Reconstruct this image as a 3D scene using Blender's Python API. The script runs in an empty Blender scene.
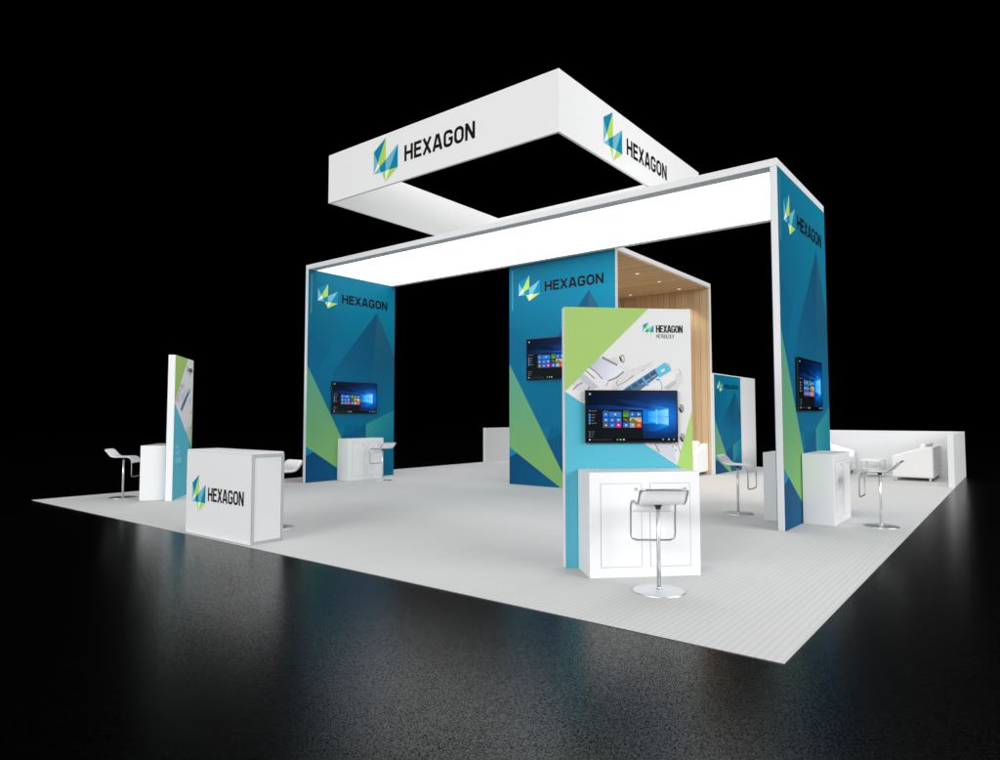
import bpy, bmesh, math, random
from mathutils import Vector, Matrix
random.seed(4)
R = math.radians
S = bpy.context.scene
C = S.collection

# ------------------------------------------------------------------ camera
cd = bpy.data.cameras.new('camera'); cam = bpy.data.objects.new('camera', cd); C.objects.link(cam)
cam.location = (1.129, -4.081, 1.410)
cam.rotation_euler = (R(90) + 0.0544, 0, 0.6648)
cd.sensor_width = 36; cd.lens = 24.05; cd.clip_end = 500; cd.clip_start = 0.05
S.camera = cam

# ------------------------------------------------------------------ world (an unlit black hall) and lamps
w = bpy.data.worlds.new('World'); S.world = w; w.use_nodes = True
w.node_tree.nodes['Background'].inputs[0].default_value = (0, 0, 0, 1)
w.node_tree.nodes['Background'].inputs[1].default_value = 0.0
S.view_settings.view_transform = 'Standard'; S.view_settings.look = 'None'
S.view_settings.exposure = 0; S.view_settings.gamma = 1

def area(name, loc, target, size, power, col=(1, 1, 1)):
    l = bpy.data.lights.new(name, 'AREA'); l.shape = 'RECTANGLE'; l.size, l.size_y = size
    l.energy = power; l.color = col
    o = bpy.data.objects.new(name, l); C.objects.link(o); o.location = loc
    o.rotation_euler = (Vector(target) - Vector(loc)).to_track_quat('-Z', 'Y').to_euler()
    return o
area('added_key_overhead', (-5.5, 11.0, 19.0), (-5.5, 9.5, 0), (20, 20), 3300)  # added soft key for carpet and tops, not a fixture of the hall
area('added_fill_front', (0.0, -30.0, 10.0), (-6, 5, 3.0), (18, 8), 8700)  # fill added far behind the camera to light the front faces
area('added_fill_right', (24.0, 4.0, 9.5), (-6, 8, 2.6), (22, 11), 7200)  # side lamp added out of view to brighten the right-hand faces
area('added_fill_left', (-16.0, -24.0, 10.0), (-6, 6, 2), (12, 8), 1700)  # weak fill added from behind left, no real lamp there

# ------------------------------------------------------------------ materials
def lin(c):
    return tuple(((v / 255) / 12.92 if v / 255 <= 0.04045 else ((v / 255 + 0.055) / 1.055) ** 2.4) for v in c) + (1,)
_m = {}
def base(name):
    m = bpy.data.materials.new(name); m.use_nodes = True
    return m, m.node_tree, m.node_tree.nodes['Principled BSDF']
def flat(name, rgb, rough=0.5, metal=0.0, spec=0.5, scuff=0.0):
    if name in _m: return _m[name]
    m, t, b = base(name)
    b.inputs['Base Color'].default_value = lin(rgb); b.inputs['Roughness'].default_value = rough
    b.inputs['Metallic'].default_value = metal; b.inputs['Specular IOR Level'].default_value = spec
    if scuff:
        tc = t.nodes.new('ShaderNodeTexCoord'); n = t.nodes.new('ShaderNodeTexNoise')
        n.inputs['Scale'].default_value = 3.0; n.inputs['Detail'].default_value = 6
        t.links.new(tc.outputs['Object'], n.inputs['Vector'])
        mr = t.nodes.new('ShaderNodeMapRange'); mr.inputs['To Min'].default_value = rough - scuff; mr.inputs['To Max'].default_value = rough + scuff
        t.links.new(n.outputs['Fac'], mr.inputs['Value']); t.links.new(mr.outputs['Result'], b.inputs['Roughness'])
    _m[name] = m
    return m
def glow(name, rgb, strength=1.0):
    if name in _m: return _m[name]
    m, t, b = base(name)
    b.inputs['Base Color'].default_value = (0, 0, 0, 1); b.inputs['Roughness'].default_value = 0.25
    b.inputs['Specular IOR Level'].default_value = 0.2
    b.inputs['Emission Color'].default_value = lin(rgb); b.inputs['Emission Strength'].default_value = strength
    _m[name] = m
    return m
def grad(name, p0, c0, p1, c1, rough=0.45, emit=False, mid=None):
    """printed colour ramp running from point p0 to p1 (u, z of the print)"""
    if name in _m: return _m[name]
    m, t, b = base(name)
    tc = t.nodes.new('ShaderNodeTexCoord'); vm = t.nodes.new('ShaderNodeVectorMath'); vm.operation = 'DOT_PRODUCT'
    d = Vector((p1[0] - p0[0], 0, p1[1] - p0[1])); L = d.length; d /= L
    t.links.new(tc.outputs['Object'], vm.inputs[0]); vm.inputs[1].default_value = d
    off = d.x * p0[0] + d.z * p0[1]
    mr = t.nodes.new('ShaderNodeMapRange'); mr.inputs['From Min'].default_value = off; mr.inputs['From Max'].default_value = off + L
    t.links.new(vm.outputs['Value'], mr.inputs['Value'])
    cr = t.nodes.new('ShaderNodeValToRGB'); t.links.new(mr.outputs['Result'], cr.inputs['Fac'])
    cr.color_ramp.elements[0].color = lin(c0); cr.color_ramp.elements[1].color = lin(c1)
    if mid:
        e = cr.color_ramp.elements.new(mid[0]); e.color = lin(mid[1])
    if emit:
        b.inputs['Base Color'].default_value = (0, 0, 0, 1)
        t.links.new(cr.outputs['Color'], b.inputs['Emission Color']); b.inputs['Emission Strength'].default_value = 1
        b.inputs['Specular IOR Level'].default_value = 0.2; b.inputs['Roughness'].default_value = 0.25
    else:
        t.links.new(cr.outputs['Color'], b.inputs['Base Color']); b.inputs['Roughness'].default_value = 0.6; b.inputs['Specular IOR Level'].default_value = 0.12
    _m[name] = m
    return m

WHITE = flat('white_laminate', (219, 220, 221), 0.55, scuff=0.06)
WALLW = flat('white_painted_board', (220, 221, 222), 0.6, scuff=0.05)
FABW = flat('white_sign_fabric', (228, 228, 228), 0.75)
UPH = flat('white_upholstery', (238, 238, 238), 0.55, scuff=0.08)
SEAM = flat('seam_grey', (150, 152, 154), 0.7)  # plain grey for door seams, the fascia joint and lock centres
DGREY = flat('dark_plastic', (40, 41, 43), 0.4)
ALU = flat('satin_aluminium', (188, 192, 194), 0.45, 0.6)
CHROME = flat('polished_chrome', (222, 224, 226), 0.34, 0.85)
STEEL = flat('brushed_steel', (176, 178, 180), 0.36, 1.0)
BEZEL = flat('black_tv_bezel', (8, 8, 10), 0.25)
SEATW = flat('white_leather', (247, 247, 248), 0.5, scuff=0.06)
LIT = glow('lightbox_diffuser', (255, 255, 255), 2.1)
SPOT = glow('downlight_glow', (255, 250, 240), 1.3)

def carpet_mat():
    m, t, b = base('pale_grey_ribbed_carpet')
    N = t.nodes.new; Lk = t.links.new
    tc = N('ShaderNodeTexCoord'); sp = N('ShaderNodeSeparateXYZ'); Lk(tc.outputs['Object'], sp.inputs[0])
    def rib(out, period):
        a = N('ShaderNodeMath'); a.operation = 'MULTIPLY'; a.inputs[1].default_value = 2 * math.pi / period; Lk(out, a.inputs[0])
        s = N('ShaderNodeMath'); s.operation = 'SINE'; Lk(a.outputs[0], s.inputs[0])
        r = N('ShaderNodeMapRange'); r.inputs['From Min'].default_value = -1; r.inputs['From Max'].default_value = 0.1; Lk(s.outputs[0], r.inputs['Value'])
        return r.outputs['Result']
    rx = rib(sp.outputs['X'], 0.050); ry = rib(sp.outputs['Y'], 0.050)
    mul = N('ShaderNodeMath'); mul.operation = 'MULTIPLY'; Lk(rx, mul.inputs[0]); Lk(ry, mul.inputs[1])
    add = N('ShaderNodeMath'); add.operation = 'MULTIPLY_ADD'; Lk(rx, add.inputs[0]); add.inputs[1].default_value = 0.22; Lk(mul.outputs[0], add.inputs[2])
    # slow streaks along the ribs and fine fibre
    mp = N('ShaderNodeMapping'); mp.inputs['Scale'].default_value = (9, 0.55, 1); Lk(tc.outputs['Object'], mp.inputs[0])
    n1 = N('ShaderNodeTexNoise'); n1.inputs['Scale'].default_value = 1; n1.inputs['Detail'].default_value = 3; Lk(mp.outputs[0], n1.inputs['Vector'])
    n2 = N('ShaderNodeTexNoise'); n2.inputs['Scale'].default_value = 160; n2.inputs['Detail'].default_value = 2; Lk(tc.outputs['Object'], n2.inputs['Vector'])
    s1 = N('ShaderNodeMath'); s1.operation = 'MULTIPLY_ADD'; Lk(n1.outputs['Fac'], s1.inputs[0]); s1.inputs[1].default_value = 0.9; Lk(add.outputs[0], s1.inputs[2])
    s2 = N('ShaderNodeMath'); s2.operation = 'MULTIPLY_ADD'; Lk(n2.outputs['Fac'], s2.inputs[0]); s2.inputs[1].default_value = 0.9; Lk(s1.outputs[0], s2.inputs[2])
    mr = N('ShaderNodeMapRange'); mr.inputs['From Min'].default_value = 0.5; mr.inputs['From Max'].default_value = 2.3; Lk(s2.outputs[0], mr.inputs['Value'])
    mx = N('ShaderNodeMix'); mx.data_type = 'RGBA'; Lk(mr.outputs['Result'], mx.inputs['Factor'])
    mx.inputs['A'].default_value = lin((191, 192, 193)); mx.inputs['B'].default_value = lin((207, 207, 206))
    Lk(mx.outputs['Result'], b.inputs['Base Color'])
    bp = N('ShaderNodeBump'); bp.inputs['Strength'].default_value = 0.06; bp.inputs['Distance'].default_value = 0.004
    Lk(s2.outputs[0], bp.inputs['Height']); Lk(bp.outputs[0], b.inputs['Normal'])
    b.inputs['Roughness'].default_value = 0.9; b.inputs['Specular IOR Level'].default_value = 0.1
    return m
def floor_mat():
    m, t, b = base('black_polished_floor')
    N = t.nodes.new; Lk = t.links.new
    tc = N('ShaderNodeTexCoord')
    n = N('ShaderNodeTexNoise'); n.inputs['Scale'].default_value = 120; n.inputs['Detail'].default_value = 5; n.inputs['Roughness'].default_value = 0.85; Lk(tc.outputs['Object'], n.inputs['Vector'])
    b.inputs['Base Color'].default_value = (0, 0, 0, 1)
    mr = N('ShaderNodeMapRange'); mr.inputs['From Min'].default_value = 0.44; mr.inputs['From Max'].default_value = 0.58
    mr.inputs['To Min'].default_value = 0.0; mr.inputs['To Max'].default_value = 0.74; Lk(n.outputs['Fac'], mr.inputs['Value'])
    Lk(mr.outputs['Result'], b.inputs['Specular IOR Level'])
    b.inputs['Roughness'].default_value = 0.24
    bp = N('ShaderNodeBump'); bp.inputs['Strength'].default_value = 0.16; bp.inputs['Distance'].default_value = 0.002
    Lk(n.outputs['Fac'], bp.inputs['Height']); Lk(bp.outputs[0], b.inputs['Normal'])
    return m
def wood_mat(name, axis, period):
    """oak boards: grooves across `axis`, grain along the boards"""
    m, t, b = base(name)
    N = t.nodes.new; Lk = t.links.new
    tc = N('ShaderNodeTexCoord'); sp = N('ShaderNodeSeparateXYZ'); Lk(tc.outputs['Object'], sp.inputs[0])
    a = N('ShaderNodeMath'); a.operation = 'MULTIPLY'; a.inputs[1].default_value = 1 / period; Lk(sp.outputs[axis], a.inputs[0])
    fr = N('ShaderNodeMath'); fr.operation = 'FRACT'; Lk(a.outputs[0], fr.inputs[0])
    fl = N('ShaderNodeMath'); fl.operation = 'FLOOR'; Lk(a.outputs[0], fl.inputs[0])
    wn = N('ShaderNodeTexWhiteNoise'); wn.noise_dimensions = '1D'; Lk(fl.outputs[0], wn.inputs['W'])
    sc = {'X': (26, 26, 1.2), 'Y': (26, 26, 1.2), 'CX': (26, 1.2, 1)}
    mp = N('ShaderNodeMapping'); mp.inputs['Scale'].default_value = (30, 30, 1.3) if 'wall' in name else (1.3, 30, 1); Lk(tc.outputs['Object'], mp.inputs[0])
    n = N('ShaderNodeTexNoise'); n.inputs['Scale'].default_value = 1; n.inputs['Detail'].default_value = 5; n.inputs['Distortion'].default_value = 0.6; Lk(mp.outputs[0], n.inputs['Vector'])
    ad = N('ShaderNodeMath'); ad.operation = 'MULTIPLY_ADD'; Lk(wn.outputs['Value'], ad.inputs[0]); ad.inputs[1].default_value = 0.45; Lk(n.outputs['Fac'], ad.inputs[2])
    cr = N('ShaderNodeValToRGB'); Lk(ad.outputs[0], cr.inputs['Fac'])
    cr.color_ramp.elements[0].position = 0.35; cr.color_ramp.elements[0].color = lin((180, 151, 114))
    cr.color_ramp.elements[1].position = 1.0; cr.color_ramp.elements[1].color = lin((206, 181, 146))
    gt = N('ShaderNodeMath'); gt.operation = 'LESS_THAN'; gt.inputs[1].default_value = 0.06; Lk(fr.outputs[0], gt.inputs[0])
    mx = N('ShaderNodeMix'); mx.data_type = 'RGBA'; Lk(gt.outputs[0], mx.inputs['Factor']); Lk(cr.outputs['Color'], mx.inputs['A']); mx.inputs['B'].default_value = lin((152, 122, 86))
    Lk(mx.outputs['Result'], b.inputs['Base Color']); b.inputs['Roughness'].default_value = 0.55
    inv = N('ShaderNodeMath'); inv.operation = 'SUBTRACT'; inv.inputs[0].default_value = 1; Lk(gt.outputs[0], inv.inputs[1])
    bp = N('ShaderNodeBump'); bp.inputs['Distance'].default_value = 0.004; bp.inputs['Strength'].default_value = 0.35; Lk(inv.outputs[0], bp.inputs['Height']); Lk(bp.outputs[0], b.inputs['Normal'])
    return m
CARPET = carpet_mat(); FLOOR = floor_mat()
WOODX = wood_mat('oak_wall_boards', 'X', 0.16); WOODY = wood_mat('oak_wall_boards_side', 'Y', 0.16); WOODC = wood_mat('oak_ceiling_boards', 'Y', 0.11)

# ------------------------------------------------------------------ mesh helpers
class MB:
    def __init__(s): s.bm = bmesh.new(); s.mats = []
    def mi(s, m):
        if m not in s.mats: s.mats.append(m)
        return s.mats.index(m)
    def box(s, a, b, m, bev=0.0):
        x0, y0, z0 = a; x1, y1, z1 = b
        vs = [s.bm.verts.new(p) for p in ((x0,y0,z0),(x1,y0,z0),(x1,y1,z0),(x0,y1,z0),(x0,y0,z1),(x1,y0,z1),(x1,y1,z1),(x0,y1,z1))]
        k = s.mi(m); fs = []
        for q in ((0,3,2,1),(4,5,6,7),(0,1,5,4),(1,2,6,5),(2,3,7,6),(3,0,4,7)):
            f = s.bm.faces.new([vs[i] for i in q]); f.material_index = k; fs.append(f)
        if bev:
            es = list({e for f in fs for e in f.edges})
            r = bmesh.ops.bevel(s.bm, geom=es, offset=bev, segments=2, profile=0.5, affect='EDGES')
            for f in r['faces']: f.material_index = k
        return s
    def poly(s, pts, m, y=0.0):
        """flat face in the print plane, pts = (u, z), facing local -Y"""
        ar = sum(pts[i][0]*pts[(i+1) % len(pts)][1] - pts[(i+1) % len(pts)][0]*pts[i][1] for i in range(len(pts)))
        if ar < 0: pts = pts[::-1]
        f = s.bm.faces.new([s.bm.verts.new((p[0], y, p[1])) for p in pts]); f.material_index = s.mi(m)
        return s
    def prism(s, prof, y0, y1, m, bev=0.0):
        """profile in x,z swept along y"""
        ar = sum(prof[i][0]*prof[(i+1) % len(prof)][1] - prof[(i+1) % len(prof)][0]*prof[i][1] for i in range(len(prof)))
        if ar < 0: prof = prof[::-1]
        k = s.mi(m); n = len(prof)
        A = [s.bm.verts.new((p[0], y0, p[1])) for p in prof]; B = [s.bm.verts.new((p[0], y1, p[1])) for p in prof]
        fs = [s.bm.faces.new(A), s.bm.faces.new(B[::-1])]
        for i in range(n): fs.append(s.bm.faces.new((A[(i+1) % n], A[i], B[i], B[(i+1) % n])))
        for f in fs: f.material_index = k
        if bev:
            es = list({e for f in fs for e in f.edges})
            r = bmesh.ops.bevel(s.bm, geom=es, offset=bev, segments=3, profile=0.5, affect='EDGES')
            for f in r['faces']: f.material_index = k; f.smooth = True
        return s
    def tube(s, pts, r, m, closed=False, seg=10, rz=None):
        pts = [Vector(p) for p in pts]; n = len(pts); k = s.mi(m); rings = []
        up = None
        for i, p in enumerate(pts):
            a = pts[(i-1) % n] if (closed or i > 0) else p; b = pts[(i+1) % n] if (closed or i < n-1) else p
            d = (b - a).normalized()
            if up is None:
                up = Vector((0, 1, 0)) if abs(d.y) < 0.9 else Vector((1, 0, 0))
            side = d.cross(up).normalized(); up = side.cross(d).normalized()
            rr = r[i] if isinstance(r, (list, tuple)) else r
            rings.append([s.bm.verts.new(p + side*math.cos(t)*rr + up*math.sin(t)*rr) for t in [2*math.pi*j/seg for j in range(seg)]])
        for i in range(n if closed else n-1):
            A = rings[i]; B = rings[(i+1) % n]
            off = 0
            if closed and i == n-1:
                off = min(range(seg), key=lambda o: (A[0].co - B[o].co).length)
            for j in range(seg):
                f = s.bm.faces.new((A[j], A[(j+1) % seg], B[(j+1+off) % seg], B[(j+off) % seg])); f.material_index = k; f.smooth = True
        if not closed:
            for ring in (rings[0][::-1], rings[-1]):
                f = s.bm.faces.new(ring); f.material_index = k
        return s
    def lathe(s, prof, m, seg=48, cx=0, cy=0):
        k = s.mi(m); rings = []
        for (r, z) in prof:
            rings.append([s.bm.verts.new((cx + max(r, 1e-4)*math.cos(2*math.pi*j/seg), cy + max(r, 1e-4)*math.sin(2*math.pi*j/seg), z)) for j in range(seg)])
        for A, B in zip(rings, rings[1:]):
            for j in range(seg):
                f = s.bm.faces.new((A[j], A[(j+1) % seg], B[(j+1) % seg], B[j])); f.material_index = k; f.smooth = True
        return s
    def stroke(s, pts, wd, m, y, closed=False):
        """thick mitred polyline in the print plane"""
        P = [Vector((p[0], p[1])) for p in pts]; n = len(P); L = []; Rr = []
        for i in range(n):
            pv = P[i-1] if (closed or i > 0) else None; nx = P[(i+1) % n] if (closed or i < n-1) else None
            d1 = (P[i]-pv).normalized() if pv is not None else (nx-P[i]).normalized()
            d2 = (nx-P[i]).normalized() if nx is not None else d1
            t = (d1+d2)
            t = t.normalized() if t.length > 1e-6 else d1
            nrm = Vector((-t.y, t.x)); c = max(0.35, nrm.dot(Vector((-d1.y, d1.x))))
            L.append(P[i]+nrm*wd/2/c); Rr.append(P[i]-nrm*wd/2/c)
        for i in range(n if closed else n-1):
            j = (i+1) % n
            s.poly([tuple(L[i]), tuple(Rr[i]), tuple(Rr[j]), tuple(L[j])], m, y)
        return s
    def build(s, name, parent=None, loc=None, rot=0, smooth_angle=None):
        me = bpy.data.meshes.new(name); s.bm.normal_update(); s.bm.to_mesh(me); s.bm.free()
        for m in s.mats: me.materials.append(m)
        o = bpy.data.objects.new(name, me); C.objects.link(o)
        if parent: o.parent = parent
        if loc: o.location = loc
        if rot: o.rotation_euler = (0, 0, rot)
        return o
def thing(name, label, cat, loc=(0, 0, 0), rot=0, group=None):
    o = bpy.data.objects.new(name, None); C.objects.link(o); o.location = loc; o.rotation_euler = (0, 0, rot)
    o.empty_display_size = 0.2; o['label'] = label; o['category'] = cat
    if group: o['group'] = group
    return o
def copy_tree(o, parent=None):
    c = o.copy(); C.objects.link(c)
    if parent is not None: c.parent = parent
    for ch in list(o.children): copy_tree(ch, c)
    return c
def place(o, loc, rot, label):
    o.location = loc; o.rotation_euler = (0, 0, rot); o['label'] = label
    return o

# ------------------------------------------------------------------ the setting
f = MB().box((-120, -60, -0.32), (80, 120, -0.006), FLOOR).build('floor'); f['kind'] = 'structure'
BW, BD = 12.125, 15.21
c_ = MB().box((-BW, 0, -0.005), (0, BD, 0), CARPET).build('carpet'); c_['kind'] = 'structure'

# ------------------------------------------------------------------ lettering and emblem
def rr(x0, z0, x1, z1, r, seg=4, gap=None):
    pts = []
    for cx, cz, a0 in ((x1-r, z1-r, 0), (x0+r, z1-r, 90), (x0+r, z0+r, 180), (x1-r, z0+r, 270)):
        for i in range(seg+1):
            a = R(a0+90*i/seg); pts.append((cx+r*math.cos(a), cz+r*math.sin(a)))
    return pts
def glyph(ch, t):
    """list of (points, closed) in a box 0..W x 0..1, stroke t"""
    h = t/2; Wd = 0.70
    if ch == 'H': return [([(h, 0), (h, 1)], 0), ([(Wd-h, 0), (Wd-h, 1)], 0), ([(t*.6, .5), (Wd-t*.6, .5)], 0)], Wd
    if ch == 'E': return [([(.6, 1-h), (h, 1-h), (h, h), (.6, h)], 0), ([(t*.6, .52), (.55, .52)], 0)], .6
    if ch == 'X': return [([(h*.9, 0), (.70-h*.9, 1)], 0), ([(h*.9, 1), (.70-h*.9, 0)], 0)], .70
    if ch == 'A': return [([(h*.8, 0), (.33, 1)], 0), ([(.41, 1), (.74-h*.8, 0)], 0), ([(.17, .27), (.57, .27)], 0)], .74
    if ch == 'G':
        p = rr(h, h, Wd-h, 1-h, .19, 6)
        # open on the right: start under the top right corner, run counter-clockwise to the bar
        return [(p[:-1] + [(Wd-h, .46), (.38, .46)], 0)], Wd
    if ch == 'O': return [(rr(h, h, Wd-h, 1-h, .24, 6), 1)], Wd
    if ch == 'N': return [([(h, 0), (h, 1)], 0), ([(Wd-h, 0), (Wd-h, 1)], 0), ([(h*1.2, .96), (Wd-h*1.2, .04)], 0)], Wd
    if ch == 'M': return [([(h, 0), (h, 1-h*.3), (.4, .35), (.8-h, 1-h*.3), (.8-h, 0)], 0)], .8
    if ch == 'T': return [([(0, 1-h), (.6, 1-h)], 0), ([(.3, 0), (.3, 1-t*.6)], 0)], .6
    if ch == 'R': return [([(h, 0), (h, 1-h), (.5, 1-h), (.58, .86), (.58, .60), (.5, .48), (t*.6, .48)], 0), ([(.35, .46), (.58, 0)], 0)], .64
    if ch == 'L': return [([(h, 1), (h, h), (.55, h)], 0)], .55
    if ch == 'Y': return [([(h*.8, 1), (.34, .45), (.68-h*.8, 1)], 0), ([(.34, .5), (.34, 0)], 0)], .68
INK = flat('black_print', (14, 14, 16), 0.5, spec=0.12); INKG = flat('grey_print', (90, 92, 94), 0.5, spec=0.12)
def lettering(text, u0, z0, u1, z1, y, mat=INK, t=0.18, parent=None, name='lettering', gap=0.085):
    gs = [glyph(c, t) for c in text]
    total = sum(g[1] for g in gs) + gap*(len(gs)-1)
    sx = (u1-u0)/total; sz = (z1-z0); b = MB(); cur = 0; k = 0
    for strokes, wd in gs:
        for pts, cl in strokes:
            b2 = MB(); b2.bm.free(); b2.bm = b.bm; b2.mats = b.mats
            P = [(u0+(cur+p[0])*sx, z0+p[1]*sz) for p in pts]
            b.stroke(P, t*(sx*0.55+sz*0.45), mat, y-0.00006*(k % 3), bool(cl)); k += 1
        cur += wd+gap
    return b.build(name, parent)
LD = flat('logo_deep_teal', (0, 128, 164), 0.5, spec=0.12); LL = flat('logo_pale_teal', (110, 178, 196), 0.5, spec=0.12)
LG = flat('logo_lime', (172, 206, 90), 0.5, spec=0.12); LW = flat('logo_white', (228, 238, 238), 0.5, spec=0.12)
def logo(u0, z0, wd, ht, y, parent):
    A, B_, E_, F_, D_, C0 = (0, .76), (.5, 1), (1, .76), (1, .25), (.5, 0), (0, .25)
    P1, G_, Q = (.175, .484), (.5, .5), (.25, .384)
    fs = [((A, B_, P1), LD), ((A, P1, C0), LL), ((P1, Q, C0), LW), ((B_, G_, Q, P1), LG), ((C0, Q, (.3, .25)), LL),
          ((Q, G_, (.5, .25), (.3, .25)), LD), ((G_, E_, (.65, .25), (.5, .25)), LL), ((E_, F_, (.65, .25)), LD),
          (((.34, .25), (.5, .25), D_), LG), (((.5, .25), (.65, .25), D_), LW), (((.65, .25), F_, D_), LG)]
    b = MB()
    for pts, m in fs: b.poly([(u0+p[0]*wd, z0+p[1]*ht) for p in pts], m, y)
    return b.build('logo', parent)

# teal wall print, design size 2.52 x 4.60
def teal_print(parent, loc, rot, sx=1.0, sz=1.0, key=''):
    W_, H_ = 2.52, 4.58
    def q(pts): return [(p[0]*sx, p[1]*sz) for p in pts]
    def g(name, p0, c0, p1, c1, mid=None): return grad(name+key, (p0[0]*sx, p0[1]*sz), c0, (p1[0]*sx, p1[1]*sz), c1, mid=mid)
    b = MB()
    b.poly(q([(0, 0), (W_, 0), (W_, H_), (0, H_)]), g('teal_ground', (0, 2.6), (0, 90, 124), (2.52, 4.3), (4, 122, 152)), -0.00030)
    b.poly(q([(0, 3.3), (1.3, 2.2), (.95, .88), (0, 2.52)]), g('teal_fold', (0, 3.2), (2, 90, 126), (1.1, 1.2), (4, 104, 140)), -0.00060)
    b.poly(q([(.78, 3.2), (1.25, 3.05), (.76, 2.5), (.55, 1.8), (.3, 2.4)]), g('teal_facet', (.4, 3.2), (6, 104, 140), (.9, 1.9), (3, 98, 135)), -0.00084)
    b.poly(q([(1.95, 3.87), (.70, 2.42), (.62, 1.2), (1.72, 1.2)]), g('teal_peak_left', (1.8, 3.8), (10, 76, 112), (1.3, 1.9), (4, 98, 134), mid=(.6, (7, 84, 120))), -0.00108)
    b.poly(q([(1.95, 3.87), (1.72, 1.2), (2.52, 1.2), (2.52, 2.88)]), g('teal_peak_right', (1.95, 3.8), (32, 88, 112), (2.2, 1.8), (6, 100, 136), mid=(.6, (18, 88, 118))), -0.00108)
    b.poly(q([(.93, .92), (1.645, 1.235), (1.645, .25), (1.3, .30)]), g('teal_low_dark', (1.6, 1.2), (2, 84, 124), (1.2, .3), (2, 78, 118)), -0.00132)
    b.poly(q([(1.645, 1.235), (2.52, 1.56), (2.52, .9), (1.645, .35)]), g('teal_low_light', (1.66, 1.2), (48, 138, 140), (2.5, .6), (4, 112, 146), mid=(.55, (24, 124, 142))), -0.00150)
    b.poly(q([(1.26, 0), (2.52, 0), (2.52, .95), (1.645, .4)]), g('teal_low_right', (1.4, .1), (2, 92, 132), (2.5, .8), (4, 112, 148)), -0.00174)
    b.poly(q([(0, 2.52), (1.488, 0), (1.27, 0), (0, .77)]), g('green_blade', (0, 2.4), (82, 146, 126), (.9, .4), (116, 164, 96), mid=(.5, (98, 156, 110))), -0.00198)
    b.poly(q([(0, .77), (1.27, 0), (0, 0)]), g('navy_foot', (0, .5), (0, 66, 108), (1.1, 0), (0, 84, 124)), -0.00222)
    b.poly(q([(0, .77), (.2, .65), (0, .56)]), flat('teal_chip', (0, 122, 162), 0.5, spec=0.12), -0.00246)
    b.poly(q([(.078, 3.64), (.092, 3.64), (.092, 4.50), (.078, 4.50)]), flat('pale_blue_rule', (92, 168, 196), 0.5, spec=0.12), -0.00246)
    o = b.build('graphic_print', parent, loc, rot)
    logo(.25*sx, 3.80*sz, .54*sx, .54*sz, -0.0030, o)
    lettering('HEXAGON', .905*sx, 3.965*sz, 2.27*sx, 4.163*sz, -0.0030, parent=o)
    return o

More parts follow.
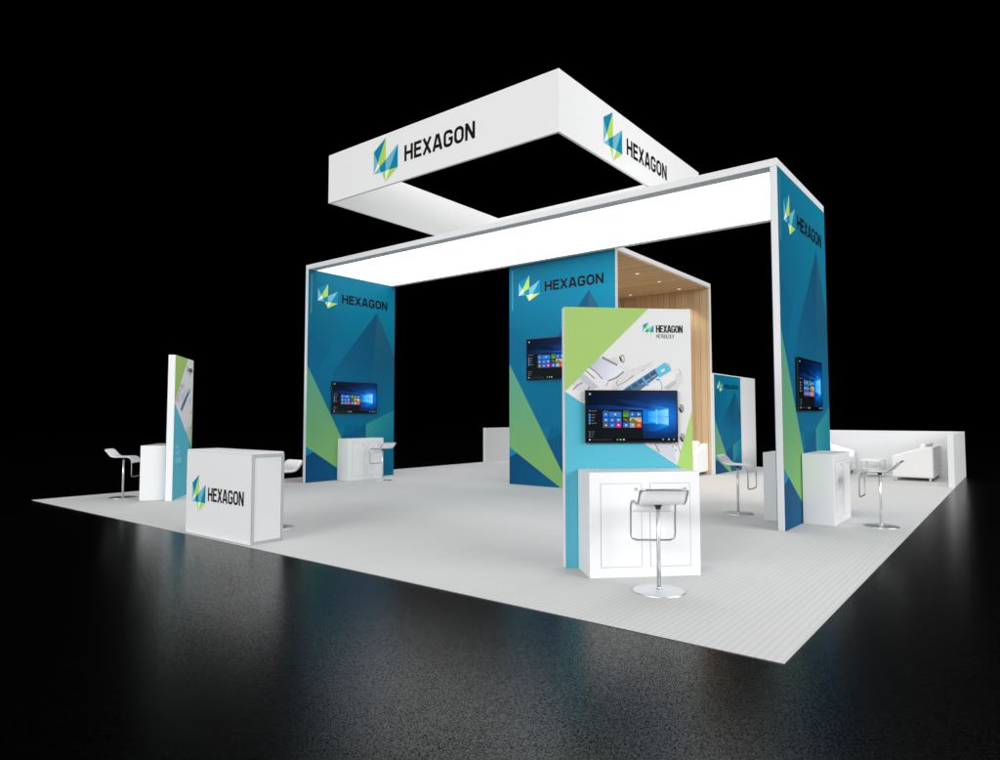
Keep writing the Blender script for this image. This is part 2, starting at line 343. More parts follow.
# machine print on the standing display panels, 1.25 x 2.45
def px(x, y): return ((x-565.5)/99.5, 2.452-(y-308.3)/104.0)
def zA(X, Y): return px(560+X/12.5, 340+Y/12.5)
def zB(X, Y): return px(630+X/12.67, 340+Y/12.67)
def zC(X, Y): return px(630+X/12.67, 420+Y/12.67)
def machine_print(parent, loc, rot):
    b = MB(); k = [0]
    def P(pts, rgb, name):
        rgb = tuple(int(c*.90) for c in rgb)
        k[0] += 1; b.poly(pts, flat('print_'+name, rgb, 0.5, spec=0.12), -0.0004-0.00003*k[0])
    def Ln(pts, wd, rgb, name):
        rgb = tuple(int(40+c*.82) for c in rgb); wd *= .85
        k[0] += 1; b.stroke(pts, wd, flat('print_'+name, rgb, 0.5, spec=0.12), -0.0004-0.00003*k[0])
    W_, H_ = 1.25, 2.45
    b.poly([(0, 0), (W_, 0), (W_, H_), (0, H_)], grad('print_paper', (0, 1.2), (204, 202, 204), (1.25, 2.2), (204, 205, 205)), -0.0003)
    hs = (206, 208, 218)
    # large slanted housing
    P([zA(490, 225), zA(720, 320), zA(790, 400), zA(590, 520), zA(530, 500), zA(365, 350)], (198, 200, 210), 'housing')
    b.mats[-1] = grad('print_housing_ramp', zA(400, 300), (172, 174, 186), zA(700, 470), (206, 208, 216))
    P([zA(250, 470), zA(150, 560), zA(215, 640), zA(420, 640)], (210, 210, 214), 'arm_soft')
    P([zA(700, 340), zA(830, 330), zA(905, 400), zA(800, 420), zA(760, 370)], (222, 221, 220), 'soft_shade')
    P([zB(-200, 470), zB(110, 330), zB(280, 300), zB(-20, 520), zB(-260, 640)], (218, 217, 217), 'soft_shade2')
    P([zB(560, 430), zB(640, 400), zB(660, 520), zB(560, 640), zB(470, 636)], (216, 216, 216), 'soft_shade3')
    P([zA(525, 210), zA(712, 312), zA(702, 335), zA(520, 242)], (142, 142, 142), 'shade_bar')
    P([zA(240, 480), zA(300, 430), zA(480, 600), zA(400, 625)], (192, 194, 202), 'arm_grey')
    P([zA(600, 240), zA(690, 215), zA(735, 290), zA(715, 310)], (214, 213, 212), 'bolt_stem')
    P([zA(750, 190), zA(785, 188), zA(802, 240), zA(795, 292), zA(768, 300), zA(745, 260)], (168, 168, 168), 'bolt_ring')
    P([zA(728, 215), zA(745, 212), zA(764, 292), zA(742, 268)], (24, 24, 26), 'ink_dark')
    P([zA(762, 215), zA(780, 212), zA(790, 262), zA(776, 268)], (226, 226, 226), 'bolt_core')
    Ln([zA(365, 352), zA(450, 415), zA(525, 498)], .011, (88, 86, 90), 'line_dark')
    Ln([zA(322, 392), zA(430, 492)], .012, (92, 90, 92), 'line_dark2')
    Ln([zA(590, 522), zA(700, 475), zA(785, 402)], .016, (98, 98, 96), 'wedge')
    Ln([zA(168, 633), zA(215, 580), zA(285, 540)], .014, (108, 106, 106), 'pen')
    Ln([zA(705, 583), zA(800, 530), zA(908, 450)], .008, (96, 90, 84), 'line_thin')
    Ln([zA(712, 512), zA(695, 545), zA(703, 572)], .008, (110, 108, 106), 'line_thin2')
    Ln([zA(565, 582), zA(590, 542)], .010, (120, 118, 116), 'line_thin3')
    Ln([zA(890, 385), zA(908, 360)], .006, (150, 148, 146), 'line_pale')
    Ln([zA(345, 620), zA(370, 602)], .012, (60, 60, 62), 'ink_soft')
    P([zA(635, 630), zA(660, 600), zA(780, 590), zA(700, 632)], (206, 206, 208), 'shadow_soft')
    Ln([zB(0, 470), zB(35, 458)], .006, (100, 100, 100), 'line_d1')
    Ln([zB(10, 395), zB(40, 360)], .006, (160, 160, 160), 'line_d2')
    Ln([zB(155, 350), zB(215, 312), zB(275, 275)], .005, (150, 150, 150), 'line_d3')
    Ln([zB(200, 362), zB(285, 318)], .004, (160, 160, 160), 'line_d4')
    Ln([zB(130, 402), zB(165, 382)], .008, (120, 120, 122), 'line_d5')
    # blue cartridge body running up to the right, continues down-left behind the screen
    P([zB(-330, 800), zB(-40, 590), zB(300, 365), zB(352, 452), zB(60, 680), zB(-200, 860)], (84, 120, 162), 'blue_body')
    P([zB(-330, 800), zB(-40, 590), zB(300, 365), zB(306, 376), zB(-30, 606), zB(-320, 815)], (70, 156, 214), 'blue_rim')
    for i in range(7):
        t0 = i*.135
        a = (20+(-1)*340*t0+250*0, 0)
        x0 = 290-i*78; y0 = 385+i*52
        P([zB(x0, y0), zB(x0-58, y0+39), zB(x0-28, y0+84), zB(x0+30, y0+45)], (64, 86, 116), 'blue_slot')
        P([zB(x0+16, y0+52), zB(x0-38, y0+90), zB(x0-30, y0+104), zB(x0+26, y0+66)], (150, 164, 182), 'blue_slot_light')
    P([zB(125, 488), zB(148, 474), zB(222, 570), zB(196, 590)], (92, 168, 226), 'blue_band')
    P([zB(0, 640), zB(60, 598), zB(140, 560), zB(60, 640)], (86, 116, 156), 'blue_body2')
    P([zB(300, 370), zB(420, 288), zB(470, 330), zB(502, 390), zB(420, 440), zB(352, 482)], (98, 190, 220), 'cyan_cap')
    P([zB(420, 288), zB(470, 300), zB(498, 352), zB(502, 390), zB(470, 332)], (186, 190, 192), 'cap_shadow')
    P([zB(368, 398), zB(412, 364), zB(428, 384), zB(382, 414)], (232, 236, 238), 'cap_tag')
    P([zB(180, 630), zB(330, 515), zB(540, 400), zB(560, 470), zB(548, 520), zB(400, 625)], (234, 233, 232), 'tube_white')
    P([zB(400, 610), zB(540, 512), zB(560, 548), zB(470, 632)], (196, 195, 196), 'tube_shade')
    Ln([zB(350, 500), zB(372, 545), zB(386, 600), zB(372, 632)], .013, (84, 164, 208), 'blue_strap')
    Ln([zB(312, 505), zB(350, 508)], .018, (60, 108, 170), 'blue_clip')
    Ln([zB(598, 368), zB(617, 400), zB(614, 436)], .005, (120, 120, 120), 'arc')
    Ln([zB(545, 575), zB(568, 500)], .006, (160, 160, 160), 'arc2')
    # bolts and arm on the lower right of the screen
    for (x0, y0) in ((677, 404.5), (677.6, 433.5)):
        P([px(x0+.6, y0), px(x0+3.6, y0+.4), px(x0+5.2, y0+4), px(x0+4.4, y0+8), px(x0+2.4, y0+8.8), px(x0+.4, y0+3)], (160, 160, 162), 'bolt_grey')
        P([px(x0-.6, y0+3.4), px(x0+1.0, y0+3.8), px(x0+3.0, y0+7.4), px(x0+2.2, y0+8.9), px(x0+.6, y0+7)], (26, 26, 28), 'ink_dark')
    P([zC(295, 200), zC(500, 200), zC(548, 545), zC(335, 408)], (208, 208, 218), 'lower_arm')
    P([zC(200, 310), zC(240, 300), zC(330, 400), zC(300, 400)], (210, 206, 206), 'lower_arm2')
    Ln([zC(285, 300), zC(342, 410)], .011, (84, 84, 88), 'line_dark3')
    Ln([zC(565, 290), zC(610, 432)], .007, (112, 112, 116), 'line_dark4')
    for X, Y in ((512, 330), (545, 382), (552, 320), (535, 300)): Ln([zC(X-8, Y-6), zC(X+8, Y+8)], .012, (92, 92, 96), 'dot')
    # flat colour fields
    b.poly([(0, H_), (0, 1.645), (.826, H_)], flat('print_lime', (150, 181, 103), 0.5, spec=0.12), -0.0024)
    b.poly([(0, 1.645), (1.112, .93), (.955, 0), (0, 0)], grad('print_cyan', (0, 1.4), (76, 164, 184), (1, .3), (86, 170, 190)), -0.0025)
    b.poly([(1.112, .93), (1.25, .80), (1.25, 0), (.955, 0)], flat('print_blue', (0, 134, 176), 0.5, spec=0.12), -0.0026)
    b.poly([(1.25, 1.46), (1.095, .945), (1.112, .93), (1.25, .80)], flat('print_lime2', (156, 192, 105), 0.5, spec=0.12), -0.0027)
    PT = flat('print_pale_text', (150, 206, 218), 0.5, spec=0.12)
    for row, (z0, hh, n) in enumerate(((.86, .06, 4), (.75, .07, 6), (.61, .09, 8))):
        for i in range(n):
            u = .16+i*.05
            b.poly([(u, z0), (u+.016, z0), (u+.016, z0+hh), (u, z0+hh)], PT, -0.0028)
            if i % 2: b.poly([(u-.03, z0+hh*.5*(i % 3)), (u-.002, z0+hh*.5*(i % 3)), (u-.002, z0+hh*.5*(i % 3)+.014), (u-.03, z0+hh*.5*(i % 3)+.014)], PT, -0.0028)
    o = b.build('graphic_print', parent, loc, rot)
    logo(.770, 2.19, .105, .128, -0.0029, o)
    lettering('HEXAGON', .902, 2.217, 1.166, 2.290, -0.0029, parent=o, t=0.185)
    lettering('METROLOGY', .904, 2.163, 1.082, 2.200, -0.0029, mat=INKG, parent=o, t=0.11, name='small_lettering')
    return o

# ------------------------------------------------------------------ portal
XL, XR, YP, YQ, HP = -11.015, -1.228, 4.600, 7.115, 4.68
CT = 0.088
portal = thing('portal_arch', 'huge white portal arch with teal printed legs and a glowing white underside', 'portal arch')
for x0 in (XL, XR-CT):
    MB().box((x0, YP, 0), (x0+CT, YQ, HP-0.10), WHITE, 0.003).build('column', portal)
b = MB()
b.box((XL, YP, HP-0.098), (XR, YP+0.20, HP), WHITE, 0.003)
b.box((XL, YQ-0.11, HP-0.098), (XR, YQ, HP), WHITE, 0.003)
b.box((XL, YP+0.202, HP-0.098), (XL+0.09, YQ-0.112, HP), WHITE)
b.box((XR-0.09, YP+0.202, HP-0.098), (XR, YQ-0.112, HP), WHITE)
b.box((XL+0.092, YP+0.202, HP-0.03), (XR-0.092, YQ-0.112, HP-0.004), WHITE)
b.build('header_beam', portal)
MB().box((XL+0.095, YP+0.203, HP-0.085), (XR-0.095, YQ-0.115, HP-0.04), LIT).build('light_panel', portal)
b = MB(); b.box((XR+0.0005, YP+0.93, HP-0.096), (XR+0.0015, YP+0.934, HP-0.004), SEAM); b.build('joint_line', portal)
teal_print(portal, (XL+CT+0.001, YP, 0.0), R(90))
teal_print(portal, (XR+0.001, YP, 0.0), R(90))
teal_print(portal, (XR-CT-0.001, YQ, 0.0), R(-90))
teal_print(portal, (XL-0.001, YQ, 0.0), R(-90))

# ------------------------------------------------------------------ wood lined meeting niche
NX0, NX1, NY0, NY1 = -7.40, -4.875, 7.125, 12.02
niche = thing('meeting_niche', 'tall open box lined with oak boards behind the portal, teal printed end wall', 'meeting niche')
MB().box((NX0, NY0, 0), (NX1, NY0+0.09, HP-0.10), WHITE, 0.003).build('front_wall', niche)
MB().box((NX0, NY1-0.075, 0), (NX1, NY1, HP-0.10), WHITE, 0.003).build('end_wall', niche)
MB().box((NX0, NY0+0.092, 0), (NX0+0.08, NY1-0.077, HP-0.10), WHITE).build('side_wall', niche)
MB().box((NX0, NY0, HP-0.098), (NX1, NY1, HP), WHITE, 0.003).build('roof', niche)
MB().box((NX0+0.105, NY1-0.098, 0.002), (NX1-0.02, NY1-0.077, HP-0.125), WOODX).build('end_lining', niche)
MB().box((NX0+0.105, NY0+0.092, 0.002), (NX1-0.02, NY0+0.112, HP-0.125), WOODX).build('front_lining', niche)
MB().box((NX0+0.082, NY0+0.092, 0.002), (NX0+0.103, NY1-0.077, HP-0.125), WOODY).build('side_lining', niche)
ceil_ = MB().box((NX0+0.082, NY0+0.092, HP-0.122), (NX1-0.02, NY1-0.077, HP-0.101), WOODC).build('ceiling_lining', niche)
for x in (-5.48, -6.80):
    for y in (8.12, 9.25, 10.38, 11.52):
        MB().lathe([(0.0, HP-0.131), (0.040, HP-0.131)], SPOT, 24, x, y).lathe([(0.041, HP-0.123), (0.041, HP-0.134), (0.052, HP-0.134), (0.052, HP-0.1225)], WHITE, 24, x, y).build('downlight', niche)
        l = bpy.data.lights.new('downlight_beam', 'SPOT'); l.energy = 70; l.spot_size = R(95); l.spot_blend = 0.6; l.color = (1, .93, .82); l.shadow_soft_size = 0.05
        lo = bpy.data.objects.new('downlight_beam', l); C.objects.link(lo); lo.location = (x, y, HP-0.14); lo.parent = niche
teal_print(niche, (NX0, NY0-0.001, 0), 0)

# tall divider behind the niche
div = thing('divider_wall', 'head-high white wall end with a small teal print, behind the oak niche', 'wall')
MB().box((-4.94, 12.03, 0), (-4.835, 15.20, 2.47), WALLW, 0.003).build('wall_board', div)
teal_print(div, (-4.8345, 12.03, 0), R(90), 0.77, 0.534, key='_small')

# low partition walls at the back
WH = 1.052
lw = thing('partition_wall', 'low white wall round the lounge with sofas at the far right', 'low wall')
MB().box((-0.105, 11.98, 0), (0, 15.205, WH), WALLW, 0.004).build('side_wall', lw)
MB().box((-4.0, 15.10, 0), (-0.107, 15.205, WH), WALLW, 0.004).build('back_wall', lw)
lw2 = thing('partition_wall', 'low white wall seen just left of the central teal wall, at the far carpet edge', 'low wall')
MB().box((-BW, 11.98, 0), (-BW+0.105, 15.205, WH), WALLW, 0.004).build('side_wall', lw2)
MB().box((-BW+0.107, 15.10, 0), (-8.6, 15.205, WH), WALLW, 0.004).build('back_wall', lw2)

# ------------------------------------------------------------------ hanging sign
sk = 0.79
sg = thing('hanging_sign', 'square white ring sign floating above the portal with the company name on each side', 'hanging sign', (-6.272, 5.979, 0))
hs_ = 2.513; z0, z1 = 5.309, 6.200; T = 0.04
def signpanel(rot):
    r = MB().box((-hs_+T*0.5+0.001, -hs_-T/2, z0), (hs_+T*0.5-0.001, -hs_+T/2, z1), FABW)
    return r
for i in range(4):
    b = MB()
    b.box((-hs_, -hs_, z0), (hs_-T-0.001, -hs_+T, z1), FABW)
    o = b.build('sign_panel', sg, None, R(90)*i)
    L0 = logo(-hs_+1.235, z0+0.06, .60, .77, -hs_-0.0015, o)
    lettering('HEXAGON', -hs_+1.99, z0+0.303, -hs_+3.52, z0+0.573, -hs_-0.0015, parent=o, t=0.19)

# ------------------------------------------------------------------ television
def tv(wd, ht):
    t = thing('television', '', 'television', group='screens showing a desktop')
    bz = wd*0.017
    MB().box((-wd/2, -0.032, -ht/2), (wd/2, -0.006, ht/2), BEZEL, 0.003).box((-wd*.3, -0.007, -ht*.3), (wd*.3, 0, ht*.3), BEZEL).build('housing', t)
    b = MB(); sw = wd-2*bz; sh = ht-2.4*bz
    X0, X1, Y0, Y1 = 122.0, 864.0, 97.0, 518.0
    key = '_%.2f' % wd
    def q(x, y): return (-sw/2+(x-X0)/(X1-X0)*sw, sh/2-(y-Y0)/(Y1-Y0)*sh)
    n = [0]
    def P(pts, m):
        n[0] += 1; b.poly([q(*p) for p in pts], m, -0.0328-0.00006*n[0])
    def Rc(x0, y0, x1, y1, rgb, nm=None): P([(x0, y0), (x1, y0), (x1, y1), (x0, y1)], glow('screen_%d_%d_%d' % rgb, rgb))
    P([(X0, Y0), (X1, Y0), (X1, Y1), (X0, Y1)], screen_bg(sw, sh, key))
    def gd(nm, p0, c0, p1, c1, mid=None): return grad(nm+key, q(*p0), c0, q(*p1), c1, emit=True, mid=mid)
    # beams of light
    P([(798, 236), (520, 175), (330, 150), (560, 240), (690, 262)], gd('beam_a', (370, 160), (2, 28, 68), (798, 240), (40, 150, 235), (.6, (6, 64, 140))))
    P([(690, 258), (560, 238), (250, 205), (125, 215), (125, 246), (600, 252)], gd('beam_b', (160, 225), (2, 30, 72), (650, 255), (20, 130, 225), (.55, (4, 58, 130))))
    P([(798, 388), (690, 368), (583, 372), (583, 420), (640, 440), (700, 430)], gd('beam_c', (620, 450), (2, 60, 132), (798, 388), (30, 150, 240), (.5, (4, 100, 200))))
    P([(583, 258), (690, 256), (798, 238), (798, 388), (690, 368), (583, 372)], gd('window_halo', (583, 310), (0, 110, 220), (798, 310), (70, 190, 255), (.5, (10, 140, 240))))
    P([(700, 262), (796, 246), (796, 308), (700, 310)], gd('pane_a', (700, 300), (40, 176, 252), (796, 260), (160, 226, 255)))
    P([(700, 316), (796, 316), (796, 378), (700, 362)], gd('pane_b', (700, 330), (40, 176, 252), (796, 360), (150, 222, 255)))
    P([(626, 268), (693, 262), (693, 310), (626, 311)], gd('pane_c', (626, 290), (14, 150, 244), (693, 290), (90, 200, 255)))
    P([(626, 316), (693, 316), (693, 362), (626, 356)], gd('pane_d', (626, 330), (14, 150, 244), (693, 330), (90, 200, 255)))
    P([(686, 250), (704, 246), (706, 376), (688, 372)], gd('pane_bar', (686, 290), (60, 180, 250), (706, 290), (130, 215, 255)))
    # start menu
    Rc(122, 250, 582, 498, (15, 19, 24)); Rc(122, 497, 864, 518, (4, 5, 8))
    blue = (38, 112, 204); cells = [(253, 268, 300, 312, blue), (305, 268, 404, 312, (46, 120, 210)), (253, 318, 300, 358, blue), (305, 318, 352, 358, blue), (357, 318, 404, 358, (44, 116, 206)),
        (253, 362, 300, 404, (92, 94, 98)), (305, 362, 352, 404, blue), (357, 362, 404, 404, (186, 48, 142)),
        (418, 268, 467, 312, (62, 140, 36)), (472, 268, 518, 312, blue), (524, 268, 571, 312, blue), (418, 318, 467, 358, (58, 58, 62)), (472, 318, 571, 358, (222, 176, 118)),
        (418, 362, 467, 404, blue), (472, 362, 518, 404, (150, 156, 160)), (524, 362, 571, 404, (240, 76, 36))]
    for x0, y0, x1, y1, c in cells: Rc(x0, y0, x1, y1, c)
    for i, (x0, y0, x1, y1, c) in enumerate(cells):
        if i in (8, 11, 12): continue
        cx, cy = (x0+x1)/2, (y0+y1)/2
        if i % 3 == 0: P([(cx-8, cy+5), (cx, cy-8), (cx+8, cy+5)], glow('screen_icon', (214, 228, 244)))
        elif i % 3 == 1: Rc(cx-8, cy-6, cx+8, cy+6, (206, 222, 240))
        else: P([(cx, cy-8), (cx+9, cy), (cx, cy+8), (cx-9, cy)], glow('screen_icon', (214, 228, 244)))
    Rc(420, 290, 466, 312, (96, 160, 60)); P([(472, 350), (500, 322), (520, 340), (545, 358), (472, 358)], glow('screen_leaf', (96, 128, 40))); P([(420, 322), (450, 335), (466, 355), (430, 340)], glow('screen_stone', (120, 116, 110)))
    Rc(256, 258, 300, 262, (110, 112, 116)); Rc(420, 258, 470, 262, (110, 112, 116))
    Rc(138, 107, 154, 123, (170, 180, 190)); Rc(138, 255, 150, 266, (120, 124, 130)); Rc(156, 258, 200, 263, (110, 114, 120))
    for i in range(4):
        Rc(136, 286+i*24, 151, 302+i*24, (70, 150, 220)); Rc(160, 291+i*24, (190, 186, 178, 198)[i], 296+i*24, (120, 124, 130))
        if i < 3: Rc(136, 436+i*20, 148, 446+i*20, (110, 114, 120)); Rc(156, 438+i*20, (184, 176, 170)[i], 443+i*20, (110, 114, 120))
    Rc(136, 501, 149, 514, (190, 196, 202)); Rc(158, 500, 330, 515, (38, 42, 48))
    for x, c in ((362, (60, 150, 220)), (388, (120, 200, 90)), (415, (200, 204, 208)), (742, (150, 154, 158)), (790, (190, 194, 198)), (832, (160, 164, 168))): Rc(x, 502, x+14, 513, c)
    b.build('screen', t)
    return t
def screen_bg(sw, sh, key):
    nm = 'screen_night_blue'+key
    if nm in _m: return _m[nm]
    m, t, bs = base(nm); N = t.nodes.new; Lk = t.links.new
    tc = N('ShaderNodeTexCoord'); mp = N('ShaderNodeMapping'); mp.inputs['Location'].default_value = (-sw*.36/sw*1.0, 0, 0)
    mp.inputs['Location'].default_value = (-0.36*1.0, 0, 0.0); mp.inputs['Scale'].default_value = (1/sw, 0, 1.5/sw)
    Lk(tc.outputs['Object'], mp.inputs[0])
    ln = N('ShaderNodeVectorMath'); ln.operation = 'LENGTH'; Lk(mp.outputs[0], ln.inputs[0])
    cr = N('ShaderNodeValToRGB'); Lk(ln.outputs['Value'], cr.inputs['Fac'])
    cr.color_ramp.elements[0].position = 0.05; cr.color_ramp.elements[0].color = lin((6, 120, 226))
    cr.color_ramp.elements[1].position = 0.9; cr.color_ramp.elements[1].color = lin((2, 14, 34))
    e = cr.color_ramp.elements.new(0.3); e.color = lin((3, 48, 106))
    e = cr.color_ramp.elements.new(0.5); e.color = lin((2, 26, 62))
    bs.inputs['Base Color'].default_value = (0, 0, 0, 1); bs.inputs['Roughness'].default_value = 0.25; bs.inputs['Specular IOR Level'].default_value = 0.2
    Lk(cr.outputs['Color'], bs.inputs['Emission Color']); bs.inputs['Emission Strength'].default_value = 1
    _m[nm] = m
    return m
def offs(p, rot, dx, dy): return (p[0]+math.cos(rot)*dx-math.sin(rot)*dy, p[1]+math.sin(rot)*dx+math.cos(rot)*dy)

# ------------------------------------------------------------------ storage counter
def counter():
    t = thing('storage_counter', '', 'counter', group='white lockable counters')
    wd, dp, ht = 1.01, 0.415, 0.918
    b = MB().box((-wd/2, -dp, 0), (wd/2, -0.002, ht), WHITE, 0.004)
    b.build('cabinet', t)
    for x0, x1 in ((-.405, -.033), (.041, .414)):
        b = MB()
        y = -dp-0.0015; g = 0.003
        for a, c in (((x0, .09), (x1, .09+g)), ((x0, .82-g), (x1, .82)), ((x0, .09+g), (x0+g, .82-g)), ((x1-g, .09+g), (x1, .82-g))):
            b.box((a[0], y, a[1]), (c[0], y+0.001, c[1]), SEAM)
        b.box((x0+g+.001, -dp-0.003, .09+g+.001), (x1-g-.001, -dp-0.0006, .82-g-.001), WHITE)
        d = b.build('door', t)
        MB().box((x1-.065, -dp-0.006, .752), (x1-.035, -dp-0.0032, .782), ALU, 0.001).box((x1-.055, -dp-0.0075, .762), (x1-.045, -dp-0.0062, .772), SEAM).build('lock', d)
    return t
ctr0 = counter()

# ------------------------------------------------------------------ bar stool, back towards local +X
def stool():
    t = thing('bar_stool', '', 'bar stool', group='white swing-seat bar stools')
    hw = 0.186
    ctrl = [(.250, .838), (.227, .824), (.197, .791), (.168, .754), (.138, .726), (.104, .712), (.06, .708), (.01, .708), (-.04, .710), (-.085, .712), (-.125, .709), (-.160, .697), (-.185, .676), (-.200, .645), (-.206, .605)]
    # seat sheet: rounded at the raised tip
    n = len(ctrl); b = MB(); k = b.mi(SEATW); rowsT = []; rowsB = []; ny = 8
    for i, (x, z) in enumerate(ctrl):
        a = Vector(ctrl[max(i-1, 0)]); c = Vector(ctrl[min(i+1, n-1)]); d = (c-a).normalized(); nr = Vector((-d.y, d.x))
        if nr.y < 0 and i < n-3: nr = -nr
        if i >= n-3: nr = Vector((-abs(nr.x), abs(nr.y)))
        ww = hw-0.006-(0.035 if i == 0 else 0.012 if i == 1 else 0)
        top = []; bot = []
        for j in range(ny+1):
            y = -ww+2*ww*j/ny; e = 0.004 if 0 < j < ny else 0.0
            top.append(b.bm.verts.new((x+nr.x*(.008+e*.5), y, z+nr.y*(.008+e*.5)))); bot.append(b.bm.verts.new((x-nr.x*.006, y, z-nr.y*.006)))
        rowsT.append(top); rowsB.append(bot)
    for i in range(n-1):
        for j in range(ny):
            for rws, fl in ((rowsT, 0), (rowsB, 1)):
                q = [rws[i][j], rws[i][j+1], rws[i+1][j+1], rws[i+1][j]]
                f_ = b.bm.faces.new(q if fl else q[::-1]); f_.smooth = True
        for j in (0, ny): b.bm.faces.new([rowsT[i][j], rowsB[i][j], rowsB[i+1][j], rowsT[i+1][j]])
    for i in (0, n-1):
        for j in range(ny): b.bm.faces.new([rowsT[i][j], rowsT[i][j+1], rowsB[i][j+1], rowsB[i][j]])
    bmesh.ops.recalc_face_normals(b.bm, faces=b.bm.faces[:])
    b.build('seat', t)
    # continuous steel band round seat and foot loop
    side = [(x, z) for x, z in ctrl[1:]] + [(-.208, .52), (-.208, .42)]
    pts = []
    pts += [(.252, -hw+.045, .839), (.244, -hw+.014, .835)]
    pts += [(x, -hw, z) for x, z in side]
    pts += [(-.208, -hw+.012, .385), (-.208, -hw+.045, .372), (-.208, 0, .371), (-.208, hw-.045, .372), (-.208, hw-.012, .385)]
    pts += [(x, hw, z) for x, z in side[::-1]]
    pts += [(.244, hw-.014, .835), (.252, hw-.045, .839), (.253, 0, .840)]
    MB().tube(pts, 0.0085, STEEL, closed=True, seg=8).build('frame', t)
    MB().tube([(0, 0, .012), (0, 0, .40), (0, 0, .66)], 0.0165, CHROME, seg=20).build('pole', t)
    MB().lathe([(.012, .655), (.021, .66), (.024, .675), (.040, .698), (.046, .702), (.0, .7022)], DGREY, 24).build('swivel_mount', t)
    MB().lathe([(.211, 0.0), (.2115, .005), (.207, .008), (.10, .0105), (.034, .013), (.022, .020), (.0175, .034)], CHROME, 64).build('base_plate', t)
    return t
st0 = stool()

# ------------------------------------------------------------------ display stations
DT = 0.11; DW, DH = 1.25, 2.45
def station(loc, rot, label):
    t = thing('display_panel', label, 'display panel', (loc[0], loc[1], 0), rot, 'standing display panels at 45 degrees')
    MB().box((-DW/2, 0.0, 0), (DW/2, DT, DH), WALLW, 0.002).build('panel', t)
    machine_print(t, (-DW/2, -0.0005, 0), 0)
    machine_print(t, (DW/2, DT+0.0005, 0), R(180))
    return t
A45, B45 = R(45), R(-40)
PA = (-1.838, 1.702); PB = (-10.69, 1.718)
station(PA, A45, 'large white display panel with lime, cyan and machine print, behind the nearest counter')
station(PB, B45, 'display panel at the far left seen almost edge on, printed lime and cyan')

tv_small = tv(0.905, 0.497); tv_mid = tv(1.30, 0.71); tv_big = tv(1.54, 0.85)
p = offs(PA, A45, 0.013, -0.013); place(tv_small, (p[0], p[1], 1.410), A45, 'television on the lime and cyan display panel above the nearest counter')
t2 = copy_tree(tv_small); p = offs(PB, B45, 0.013, -0.013); place(t2, (p[0], p[1], 1.410), B45, 'television on the hidden side of the far left display panel')
place(tv_mid, (XL+CT+0.012, YP+1.285, 1.83), R(90), 'television on the left teal leg of the portal arch')
t3 = copy_tree(tv_mid); place(t3, (XR+0.012, YP+1.270, 1.838), R(90), 'television on the right teal leg of the portal arch')
place(tv_big, (NX0+1.24, NY0-0.012, 2.575), 0, 'large television on the central teal wall, partly behind the display panel')

p = offs(PA, A45, 0, -0.013); place(ctr0, (p[0], p[1], 0), A45, 'nearest white two-door counter, in front of the lime and cyan display panel')
def ctr(loc, rot, label, dy=1.0):
    o = place(copy_tree(ctr0), (loc[0], loc[1], 0), rot, label); o.scale = (1, dy, 1)
    return o
ctr(offs(PB, B45, 0, -0.013), B45, 'white counter against the far left display panel, seen end on')
ctr((XR+0.012, 5.90), R(90), 'white counter on the outer side of the portal arch right leg', 0.93)
ctr((XR-CT-0.012, 5.87), R(-90), 'white counter on the inner side of the portal arch right leg, half hidden', 0.91)
ctr((XL+CT+0.012, 5.93), R(90), 'white counter under the screen on the portal arch left leg', 0.93)

place(st0, (-1.243, 1.030, 0), R(-53), 'bar stool in front of the nearest white counter, seat back to the viewer')
def stl(loc, deg, label): return place(copy_tree(st0), (loc[0], loc[1], 0), R(deg), label)
stl((-0.365, 5.76), 0, 'bar stool at the outer counter of the portal arch right leg, near the sofas')
stl((-2.195, 5.78), 180, 'bar stool at the inner counter of the portal arch right leg, teal print behind')
stl((-10.03, 5.96), 0, 'bar stool at the counter on the portal arch left leg')
stl((-11.27, 1.09), -135, 'bar stool at the far left edge of the carpet against the black')
stl((-6.375, 0.92), 90, 'bar stool behind the reception desk, only its seat tip and base edge showing')

# ------------------------------------------------------------------ reception desk
rc = thing('reception_desk', 'white reception desk with the company name at the front edge of the carpet', 'reception desk', (-7.005, 0.055, 0))
RW, RD, RH = 1.425, 0.40, 1.008
MB().box((0.0, 0.0, 0.0), (RW, RD, RH-0.022), WHITE, 0.003).build('body', rc)
MB().box((0.0, 0.0, RH-0.021), (RW, RD, RH), WHITE, 0.004).build('desk_top', rc)
b = MB()
for y0, y1, z0_, z1_ in ((0.0, .03, 0.0, RH-.023), (RD-.03, RD, 0.0, RH-.023), (.031, RD-.031, 0.0, .03), (.031, RD-.031, RH-.053, RH-.023)):
    b.box((RW+0.001, y0, z0_), (RW+0.012, y1, z1_), ALU, 0.001)
b.build('side_frame', rc)
MB().box((RW+0.001, .033, .033), (RW+0.006, RD-.033, RH-.056), WHITE).build('side_panel', rc)
o = MB().box((0.002, -0.004, 0.002), (RW-0.002, -0.001, RH-0.024), WHITE).build('front_panel', rc)
logo(.145, .275, .31, .435, -0.0055, o)
lettering('HEXAGON', .515, .412, 1.28, .572, -0.0055, parent=o, t=0.18)

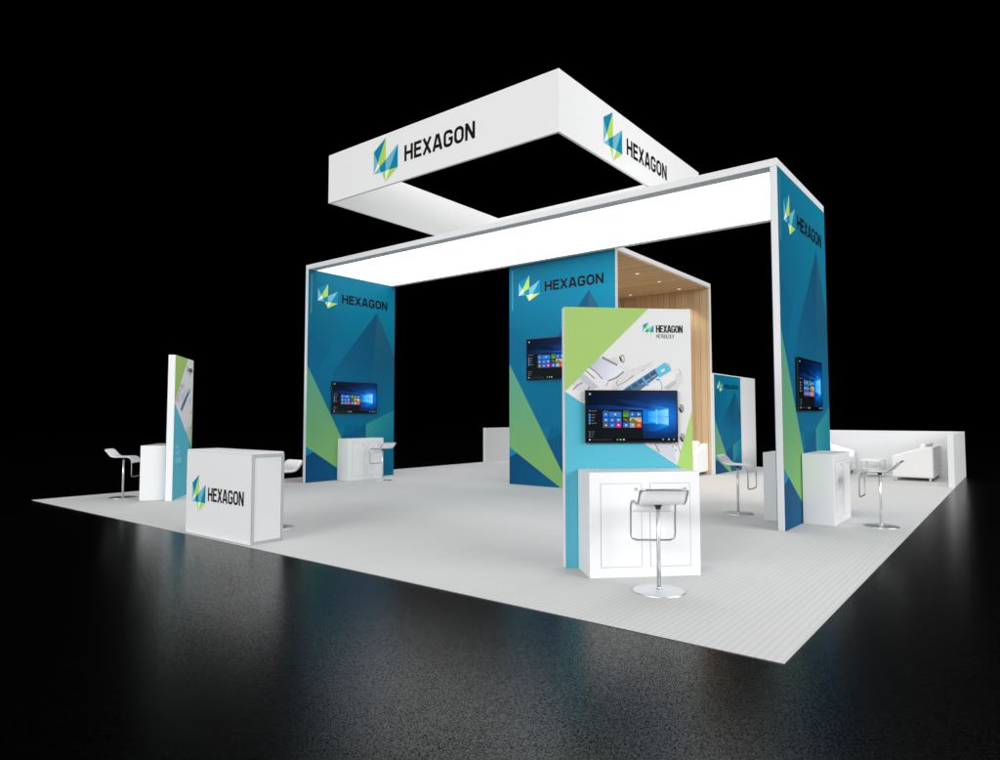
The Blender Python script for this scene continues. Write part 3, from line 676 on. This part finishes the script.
# ------------------------------------------------------------------ sofas and table
def sofa(L):
    """front at x=0, back at x=.78, running along +y"""
    t = thing('sofa', '', 'sofa', group='white two-seat sofas')
    D = 0.78; aw = 0.13
    for y0 in (0, L-aw):
        MB().prism([(0, .07), (D, .07), (D, .74), (D-.10, .755), (0, .545)], y0, y0+aw, UPH, 0.035).build('arm', t)
    MB().box((.015, aw+.002, .07), (D-.005, L-aw-.002, .27), UPH, 0.015).build('seat_base', t)
    MB().prism([(D-.20, .272), (D-.004, .272), (D-.004, .74), (D-.12, .74)], aw+.002, L-aw-.002, UPH, 0.02).build('back_frame', t)
    n = 2; cw = (L-2*aw-.01)/n
    for i in range(n):
        y0 = aw+.005+i*cw
        MB().box((.0, y0, .272), (D-.21, y0+cw-.006, .43), UPH, 0.03).build('seat_cushion', t)
        b = MB(); b.prism([(D-.36, .435), (D-.225, .435), (D-.13, .80), (D-.24, .82)], y0+.01, y0+cw-.016, UPH, 0.035); b.build('back_cushion', t)
    for x in (.05, D-.09):
        for y in (.05, L-.09):
            MB().box((x, y, 0), (x+.04, y+.04, .069), STEEL, 0.002).build('leg', t)
    return t
s0 = sofa(1.75)
place(s0, (-1.225, 13.05, 0), 0, 'white sofa side on in the lounge, beside the right end of the low wall')
s1 = copy_tree(s0); place(s1, (-2.28, 14.85, 0), R(180), 'white sofa half hidden behind the portal arch right leg')
s2 = copy_tree(s0); place(s2, (-4.98, 11.18, 0), R(90), 'white sofa inside the oak niche, only its arm showing past the display panel')
tb = thing('coffee_table', 'low white table with an under-shelf between the lounge sofas', 'coffee table', (-1.73, 13.92, 0))
MB().box((-.21, -.37, .372), (.21, .37, .394), flat('white_gloss_top', (246, 246, 246), 0.35), 0.003).build('table_top', tb)
MB().box((-.185, -.345, .19), (.185, .345, .206), flat('white_gloss_top', (246, 246, 246), 0.35), 0.003).build('shelf', tb)
for x in (-.20, .182):
    for y in (-.36, .342):
        MB().box((x, y, 0), (x+.018, y+.018, .371), STEEL, 0.002).build('leg', tb)
